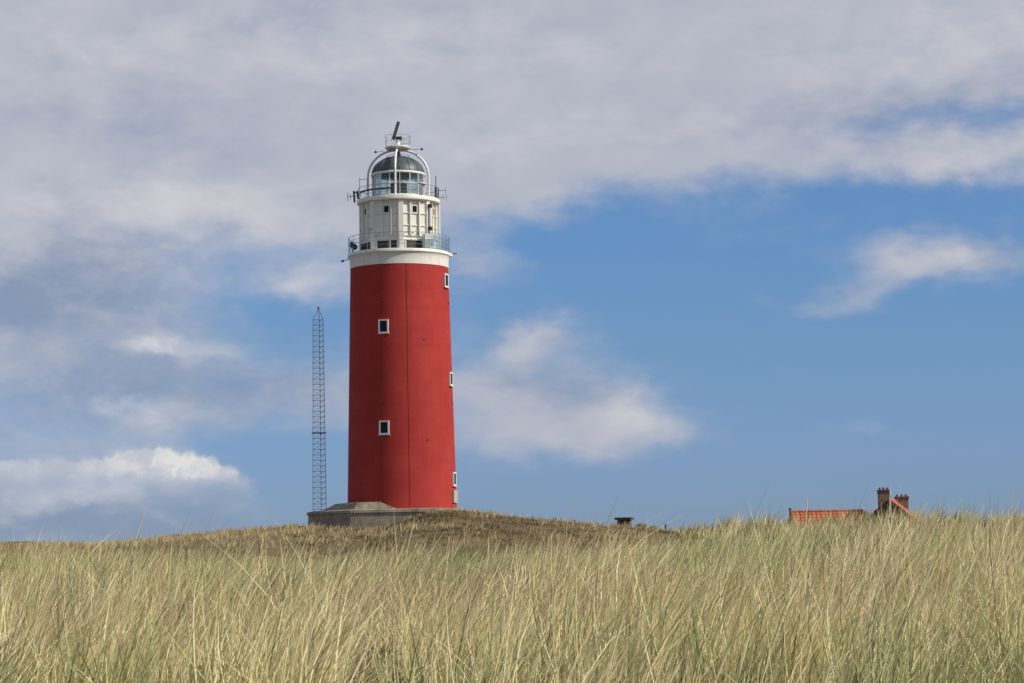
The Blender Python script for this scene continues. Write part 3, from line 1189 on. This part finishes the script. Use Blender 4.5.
# black and white standpipe on the right face, white downpipe at the edge
ap = R(5.8 + 45 + 1.5)
o_ = Vector((math.sin(ap), -math.cos(ap), 0))
rr = apo / math.cos(R(22.5 - 1.5)) + .28
b = MB()
b.tube([o_ * rr + Vector((0, 0, zlo + .9)), o_ * rr + Vector((0, 0, zhi - .25))], .14, 10)
st = b.build('standpipe', M['white_pipe'], LH)
for zz in (zlo + 2.05, zhi - .65):
    b = MB()
    b.tube([o_ * rr + Vector((0, 0, zz)), o_ * rr + Vector((0, 0, zz + .36))], .21, 10)
    b.tube([o_ * (rr - .4) + Vector((0, 0, zz + .18)), o_ * rr + Vector((0, 0, zz + .18))], .07, 6)
    b.build('pipe_clamp', M['black'], st)
ap = R(88)
o_ = Vector((math.sin(ap), -math.cos(ap), 0))
b = MB()
b.tube([o_ * (ROC + .2) + Vector((0, 0, zlo + .05)), o_ * (ROC + .2) + Vector((0, 0, zhi))], .09, 10)
b.build('downpipe', M['white_pipe'], LH)
# pale covers stored behind the glass, right
ap = R(42)
b = MB()
m = wall_frame(ap, 4.25, zlo)
b.box((.0, 0, .85), (.55, .35, 1.5), m)
b.box((.62, .02, 1.0), (.6, .3, 1.1), m)
b.build('equipment_cabinet', M['pale_canvas'], LH)

# ------------------------------------------------------------------ lattice mast
pb, pt = P(320.2, 506, 262), P(318.9, 307.5, 262)
zb = H1(pb.x, pb.y) - .3
mast = empty('lattice_mast', (pb.x, pb.y, zb))
tag(mast, 'slender grey steel lattice mast standing left of the red lighthouse', 'mast')
Hm = pt.z - zb
Hs = Hm - 1.35
rb_, rt_ = .86, .64
angs = [R(-64), R(56), R(176)]


def mp(a, z):
    r = rb_ + (rt_ - rb_) * z / Hs
    return Vector((r * math.sin(a), -r * math.cos(a), z))


for a in angs:
    b = MB()
    b.tube([mp(a, 0), mp(a, Hs), Vector((.04 * math.sin(a), -.04 * math.cos(a), Hm - .1))], .038, 6)
    b.build('leg', M['mast'], mast)
lat = MB()
nz = 40
for i in range(nz):
    z1, z2 = Hs * i / nz, Hs * (i + 1) / nz
    for j in range(3):
        a1, a2 = angs[j], angs[(j + 1) % 3]
        lat.tube([mp(a1, z1), mp(a2, z2)], .017, 4)
        lat.tube([mp(a2, z2), mp(a1, z2)], .015, 4)
lat.build('bracing', M['mast'], mast)
zband = P(319, 433, 262).z - zb
b = MB()
b.hull([mp(a, zband - .06) * 1.0 + Vector((mp(a, 0).x * .2, mp(a, 0).y * .2, 0)) for a in angs], [mp(a, zband + .06) + Vector((mp(a, 0).x * .2, mp(a, 0).y * .2, 0)) for a in angs])
b.build('joint_collar', M['mast'], mast)
b = MB()
b.tube([(0, 0, Hm - .15), (0, 0, Hm - .05), (0, 0, Hm + .1)], [.06, .14, .1], 8)
b.build('top_lamp', M['black'], mast)

# ------------------------------------------------------------------ house behind the right dune
YH = 150.0
apex = P(889.5, 498.5, YH)
zg = H1(apex.x, YH + 4) - .3
house = empty('house', (apex.x, YH, zg))
tag(house, 'brick house with bright orange tiled roof and two brick chimneys behind the dune', 'house')
Z = lambda px, py, Y: P(px, py, Y).z - zg
TH = R(-12.0)                       # the gabled wing is turned a little
za = apex.z - zg
hw, Lw = 3.7, 8.0
pitch = 0.80
zev = za - hw * pitch
Rz = Matrix.Rotation(TH, 4, 'Z')
wing = lambda x, y, z: Rz @ Vector((x, y, z))
b = MB()
e = .12
pent0 = [wing(-hw + .2, e, 0), wing(hw - .2, e, 0), wing(hw - .2, e, zev + .05), wing(0, e, za - .22), wing(-hw + .2, e, zev + .05)]
pent1 = [wing(-hw + .2, Lw - e, 0), wing(hw - .2, Lw - e, 0), wing(hw - .2, Lw - e, zev + .05), wing(0, Lw - e, za - .22), wing(-hw + .2, Lw - e, zev + .05)]
b.hull(pent1[::-1], pent0[::-1])
b.build('gable_wall', M['brick'], house)


def pantiles(A, along, down, W, Ls, name, nrow_len=0.30, wave=0.26, amp=.045):
    """a tiled slope: A top corner, along = unit vector on the ridge, down = unit vector down the slope"""
    nrm = along.cross(down)
    if nrm.z < 0:
        nrm = -nrm
    nu = int(W / wave * 8)
    rows = int(Ls / nrow_len)
    b = MB()
    vs, fs = [], []
    tt = []
    for r_i in range(rows):
        tt += [(r_i * nrow_len, 0.0 + .0), ((r_i + 1) * nrow_len - .004, .035)]
    for s, lift in tt:
        for i in range(nu + 1):
            u = W * i / nu
            wv = amp * abs(math.sin(math.pi * u / wave)) ** .8
            vs.append(A + along * u + down * s + nrm * (wv + lift))
    for j in range(len(tt) - 1):
        for i in range(nu):
            a_ = j * (nu + 1) + i
            fs.append((a_, a_ + 1, a_ + nu + 2, a_ + nu + 1))
    b.add(vs, fs)
    # deck beneath
    b.hull([A - nrm * .1, A - nrm * .1 + along * W, A - nrm * .1 + along * W + down * Ls, A - nrm * .1 + down * Ls],
           [A - nrm * .02, A - nrm * .02 + along * W, A - nrm * .02 + along * W + down * Ls, A - nrm * .02 + down * Ls])
    return b


ridge_dir = (wing(0, 1, 0)).normalized()
for sgn in (1, -1):
    dn = (wing(sgn * 1.0, 0, -pitch)).normalized()
    Ls = math.hypot(hw + .35, (hw + .35) * pitch)
    ro = pantiles(wing(0, -.15, za - .06), ridge_dir, dn, Lw + .3, Ls, 'roof').build('roof', M['tile'], house)
b = MB()
b.tube([wing(0, -.17, za - .03), wing(0, Lw + .17, za - .03)], .11, 8)
b.build('ridge_cap', M['tile'], ro)
for sgn in (1, -1):
    b = MB()
    dn = wing(sgn * 1.0, 0, -pitch).normalized()
    s0 = wing(0, -.18, za - .1)
    up = Vector((0, 0, 1))
    L2 = math.hypot(hw + .35, (hw + .35) * pitch)
    o1 = wing(0, -.04, 0) - wing(0, 0, 0)
    loop = [s0, s0 + dn * L2, s0 + dn * L2 - up * .2, s0 - up * .2]
    loop2 = [p_ + o1 for p_ in loop]
    b.hull(loop, loop2)
    b.build('bargeboard', M['dark_wood'], house)
b = MB()
b.box((0, -.26, za - .5), (.13, .07, 1.05 + .3))
b.tube([(0, -.26, za + .15), (0, -.26, za + .45), (0, -.26, za + .85)], [.06, .05, .015], 6)
b.build('gable_finial', M['pale_wood'], house)

# low wing to the left, ridge across the view
zl = Z(840, 511.5, YH + 2.5)
xl = P(790.5, 511, YH + 2.5).x - apex.x
xr = -1.0
al = Vector((1, 0, 0))
pl = .85
for sgn in (-1, 1):
    dn = Vector((0, sgn, -pl)).normalized()
    ro2 = pantiles(Vector((xl, 2.5, zl)), al, dn, xr - xl, 3.9, 'roof').build('roof', M['tile'], house)
b = MB()
nn = int((xr - xl) / .33)
for i in range(nn):
    x0 = xl + i * .33
    b.tube([(x0, 2.5, zl + .02), (x0 + .31, 2.5, zl + .035)], [.10, .115], 8)
b.build('ridge_cap', M['tile'], ro2)
b = MB()
hl = 2.55
b.hull([(xl + .15, 2.5 - hl, 0), (xr, 2.5 - hl, 0), (xr, 2.5 + hl, 0), (xl + .15, 2.5 + hl, 0)],
       [(xl + .15, 2.5 - hl, zl - hl * pl - .08), (xr, 2.5 - hl, zl - hl * pl - .08), (xr, 2.5 + hl, zl - hl * pl - .08), (xl + .15, 2.5 + hl, zl - hl * pl - .08)])
gz = zl - .14
b.hull([(xl + .15, 2.5 - hl, zl - hl * pl - .08), (xl + .15, 2.5, gz), (xl + .15, 2.5 + hl, zl - hl * pl - .08)][::-1],
       [(xl + .35, 2.5 - hl, zl - hl * pl - .08), (xl + .35, 2.5, gz), (xl + .35, 2.5 + hl, zl - hl * pl - .08)][::-1])
b.build('wing_wall', M['brick'], house)
b = MB()
b.tube([(xl - .02, 2.5, zl - .25), (xl - .02, 2.5, zl + .22)], .075, 8)
b.tube([(xl - .02, 2.5, zl + .2), (xl - .02, 2.5, zl + .26)], .1, 8)
b.build('vent_pipe', M['dark_wood'], house)


def chimney(px0, px1, ytop, Y, wdepth, npot):
    c0, c1 = P(px0, ytop, Y), P(px1, ytop, Y)
    xc = (c0.x + c1.x) / 2 - apex.x
    w = c1.x - c0.x
    zt_ = c0.z - zg
    yy = Y - YH
    b = MB()
    b.box((xc, yy, zt_ / 2 + 1.2), (w - .08, wdepth, zt_ - 2.6))
    co = b.build('chimney', M['brick'], house)
    k = MB()
    k.box((xc, yy, zt_ - .04), (w + .02, wdepth + .1, .10))
    k.box((xc, yy, zt_ - .16), (w - .03, wdepth + .05, .12))
    k.build('chimney_cap', M['old_brick'], co)
    for i in range(npot):
        p_ = MB()
        xx = xc - w / 2 + w * (i + .5) / npot
        p_.lathe([(.001, 0), (.075, 0), (.065, .09), (.08, .10), (.08, .13), (.05, .13), (.045, .07), (.001, .07)], 10)
        p_.build('chimney_pot', M['pot'], co, (xx, yy, zt_ + .012))


chimney(877.8, 889.2, 490, YH + 1.6, .7, 3)
chimney(895.3, 908, 496.8, YH + 6.6, .7, 3)

# ------------------------------------------------------------------ light
SUN_EL = R(38)
SUN_AZ = R(73)                 # to the right of the line from the tower to the camera
sd = Vector((math.cos(SUN_EL) * math.sin(SUN_AZ), -math.cos(SUN_EL) * math.cos(SUN_AZ), math.sin(SUN_EL)))
sun_d = bpy.data.lights.new('sun', 'SUN')
sun_d.energy = 4.8
sun_d.angle = R(0.5)
sun_d.color = (1.0, 0.92, 0.80)
sun = bpy.data.objects.new('sun', sun_d)
COL.objects.link(sun)
sun.rotation_euler = (-sd).to_track_quat('-Z', 'Y').to_euler()
sun.location = (40, -20, 60)

# ------------------------------------------------------------------ sky
W_ = bpy.data.worlds.new('World')
S.world = W_
W_.use_nodes = True
t = NT(W_.node_tree)
bg = t.n['Background']
sky = t.new('ShaderNodeTexSky', sky_type='NISHITA')
sky.sun_disc = False
sky.sun_elevation = SUN_EL
sky.sun_rotation = math.atan2(sd.x, sd.y)
sky.altitude = 0
sky.air_density = 1.0
sky.dust_density = 0.25
sky.ozone_density = 3.0
bg.inputs[1].default_value = 0.1

tc = t.new('ShaderNodeTexCoord')
sep = t.new('ShaderNodeSeparateXYZ')
t.l.new(tc.outputs['Generated'], sep.inputs[0])
air = t.ramp(sep.outputs[2], [(0.0, (.37, .54, 1.0)), (.036, (.40, .55, .99)), (.088, (.46, .61, .90)), (.13, (.475, .67, .956)), (.35, (.75, .88, 1.0))])
t.put(bg.inputs[0], t.mixc(1.0, sky.outputs[0], air, 'MULTIPLY'))
az = t.math('ARCTAN2', sep.outputs[0], sep.outputs[1])
el = t.math('ARCSINE', sep.outputs[2])
K = 24.0        # one unit = 100 px of bearing
co = t.new('ShaderNodeCombineXYZ')
t.put(co.inputs[0], t.math('MULTIPLY', az, K))
t.put(co.inputs[1], t.math('MULTIPLY', el, K))
uv = co.outputs[0]


def dirs(px, py):
    d = ray(px, py).normalized()
    return math.atan2(d.x, d.y) * K, math.asin(d.z) * K


# ragged edges: bend the bearings with two scales of turbulence
stretch = t.vmath('MULTIPLY', uv, (0.75, 1.35, 1.0))
w1 = t.vmath('SUBTRACT', t.noise(stretch, 1.1, 3, 0.5, 'Color'), (0.5, 0.5, 0.5))
w2 = t.vmath('SUBTRACT', t.noise(stretch, 4.0, 6, 0.6, 'Color'), (0.5, 0.5, 0.5))
warp = t.vmath('ADD', t.vmath('MULTIPLY', w1, (1.1, 0.55, 0)), t.vmath('MULTIPLY', w2, (0.42, 0.30, 0)))
uw = t.vmath('ADD', uv, warp)


def blobs(lst, src):
    tot = None
    for px, py, rx, ry, s in lst:
        cx, cy = dirs(px, py)
        v_ = t.vmath('SUBTRACT', src, (cx, cy, 0))
        v_ = t.vmath('MULTIPLY', v_, (100 / rx, 100 / ry, 0))
        ln = t.vmath('DOT_PRODUCT', v_, v_, out=1)
        g = t.math('POWER', 2.718, t.math('MULTIPLY', ln, -1.0))
        tot = t.math('MULTIPLY_ADD', g, s, tot if tot is not None else 0.0)
    return tot


fbm = t.noise(stretch, 1.7, 8, 0.56, dist=0.3)
fine = t.noise(t.vmath('ADD', stretch, warp), 5.5, 8, 0.62)
fb = t.math('MULTIPLY_ADD', t.math('SUBTRACT', fine, 0.5), 0.26, t.math('SUBTRACT', fbm, 0.5))
deck = blobs([(80, -20, 420, 150, .9), (100, 150, 330, 130, .85), (420, 40, 330, 150, .9), (520, 90, 240, 105, .65), (760, 20, 400, 120, .95), (700, 100, 230, 75, .55),
              (980, 20, 250, 95, .8), (960, 158, 120, 26, .75), (330, 130, 220, 110, .4), (70, 285, 130, 50, .62), (80, 345, 200, 50, .42),
              (160, 395, 260, 50, .46), (90, 480, 190, 55, .62), (60, 525, 240, 26, .55), (500, 265, 55, 28, .42), (300, 277, 75, 22, .55),
              (540, 385, 120, 48, .46), (620, 415, 85, 32, .66), (530, 340, 42, 18, .5), (560, 438, 120, 26, .45), (490, 395, 60, 50, .3), (350, 395, 120, 40, .35),
              (915, 262, 80, 24, .62), (985, 255, 80, 26, .50), (240, 268, 120, 34, -.32), (295, 315, 70, 44, -.25), (300, 480, 70, 45, -.35), (560, 245, 90, 42, -.55), (985, 75, 70, 30, .3), (240, 440, 60, 22, -.15), (890, 235, 30, 12, .15), (850, 285, 60, 12, .3), (800, 303, 65, 14, .4), (840, 433, 40, 8, .26), (1005, 122, 60, 14, -.4), (880, 122, 90, 20, -.55), (800, 190, 200, 30, -.25), (740, 290, 120, 40, -.1)], uw)
# unseen broken cloud outside the frame, added to make the ambient light neutral
around = t.math('MAXIMUM', t.smooth(t.math('ABSOLUTE', t.math('MULTIPLY', az, K)), 5.6, 9.0), t.smooth(t.math('MULTIPLY', el, K), 5.8, 8.5))
rest = t.noise(tc.outputs['Generated'], 2.6, 5, 0.55)
deck = t.math('ADD', deck, t.math('MULTIPLY', around, t.smooth(rest, 0.40, 0.56, 0.0, 0.85)))
dens = t.math('MULTIPLY_ADD', fb, 0.62, deck)
cov = t.smooth(dens, 0.06, 1.0)
lit = blobs([(55, 470, 90, 18, .3), (75, 490, 50, 9, .4), (170, 347, 60, 13, .6), (125, 402, 60, 12, .42), (645, 408, 46, 20, .34), (590, 432, 70, 14, .15),
             (528, 336, 38, 14, .32), (915, 256, 60, 16, .30), (960, 158, 90, 20, .32), (60, 200, 220, 40, .3), (220, 215, 130, 30, .3), (420, 55, 260, 55, .3), (960, 40, 200, 40, .36), (60, 40, 160, 50, .25), (300, 275, 60, 16, .4),
             (650, 130, 200, 25, .22), (480, 160, 120, 40, .15), (20, 505, 100, 12, .3)], uw)
litn = t.math('MULTIPLY_ADD', fb, 0.9, lit)
lf = t.smooth(litn, -0.02, 0.95)
shade = blobs([(60, 290, 130, 42, .8), (150, 385, 260, 40, .6), (120, 525, 240, 30, .9), (560, 385, 90, 26, .4), (900, 110, 160, 40, .4), (150, 130, 180, 40, .25), (1000, 245, 50, 20, .4), (330, 20, 200, 30, .2), (60, 500, 120, 10, .3)], uw)
sf = t.smooth(t.math('MULTIPLY_ADD', fb, -0.8, shade), 0.0, 0.85)
ccol = t.mixc(sf, (0.475, 0.49, 0.56), (0.245, 0.31, 0.445))
ccol = t.mixc(lf, ccol, (0.70, 0.685, 0.70))
# heaped cloud low on the left: crisp tops, soft flat base
w3 = t.vmath('SUBTRACT', t.noise(uv, 6.5, 7, 0.6, 'Color'), (0.5, 0.5, 0.5))
uc = t.vmath('ADD', uv, t.vmath('MULTIPLY', w3, (0.24, 0.18, 0)))
heap = blobs([(150, 471, 40, 25, 1.15), (188, 479, 46, 21, 1.1), (222, 490, 34, 15, .9), (60, 476, 74, 20, .72), (0, 478, 60, 20, .7), (108, 486, 60, 22, .7),
              (178, 350, 46, 9, .6), (145, 341, 30, 7, .55), (120, 404, 50, 8, .5)], uc)
hcov = t.smooth(t.math('MULTIPLY_ADD', t.math('SUBTRACT', t.noise(uv, 5.0, 6, 0.6), 0.5), 0.5, heap), 0.26, 0.80)
hb = t.smooth(t.math('MULTIPLY_ADD', fb, 0.25, t.math('MULTIPLY', el, K)), dirs(120, 506)[1], dirs(120, 468)[1])
hcov = t.math('MULTIPLY', hcov, t.math('MULTIPLY_ADD', hb, 0.75, 0.25))
hshade = t.smooth(t.noise(uc, 3.2, 5, 0.6), 0.40, 0.60)
hsun = t.math('ADD', blobs([(178, 470, 75, 36, .7), (165, 348, 70, 18, .4)], uv), 0.3, clamp=True)
hcol = t.mixc(t.math('MULTIPLY', t.math('MULTIPLY', hb, hsun), t.math('MULTIPLY_ADD', hshade, 0.6, 0.4)), (0.43, 0.46, 0.545), (0.82, 0.80, 0.77))
ccol = t.mixc(hcov, ccol, hcol)
cov = t.math('MAXIMUM', cov, t.math('MULTIPLY', hcov, 0.95))
bg2 = t.new('ShaderNodeBackground')
t.put(bg2.inputs[0], ccol)
bg2.inputs[1].default_value = 1.0
mix = t.new('ShaderNodeMixShader')
# clouds fade out below the horizon
front = t.smooth(sep.outputs[2], -0.01, 0.005)
t.put(mix.inputs[0], t.math('MULTIPLY', t.math('MULTIPLY', cov, front), 0.93))
t.l.new(bg.outputs[0], mix.inputs[1])
t.l.new(bg2.outputs[0], mix.inputs[2])
t.l.new(mix.outputs[0], t.n['World Output'].inputs[0])

# ------------------------------------------------------------------ view
S.render.engine = 'CYCLES'
S.view_settings.view_transform = 'Standard'
S.view_settings.look = 'None'
S.view_settings.exposure = 0.0
S.view_settings.gamma = 1.0
S.view_settings.use_curve_mapping = False
S.cycles.max_bounces = 6
S.cycles.transparent_max_bounces = 12
S.render.resolution_x = 1024
S.render.resolution_y = 683
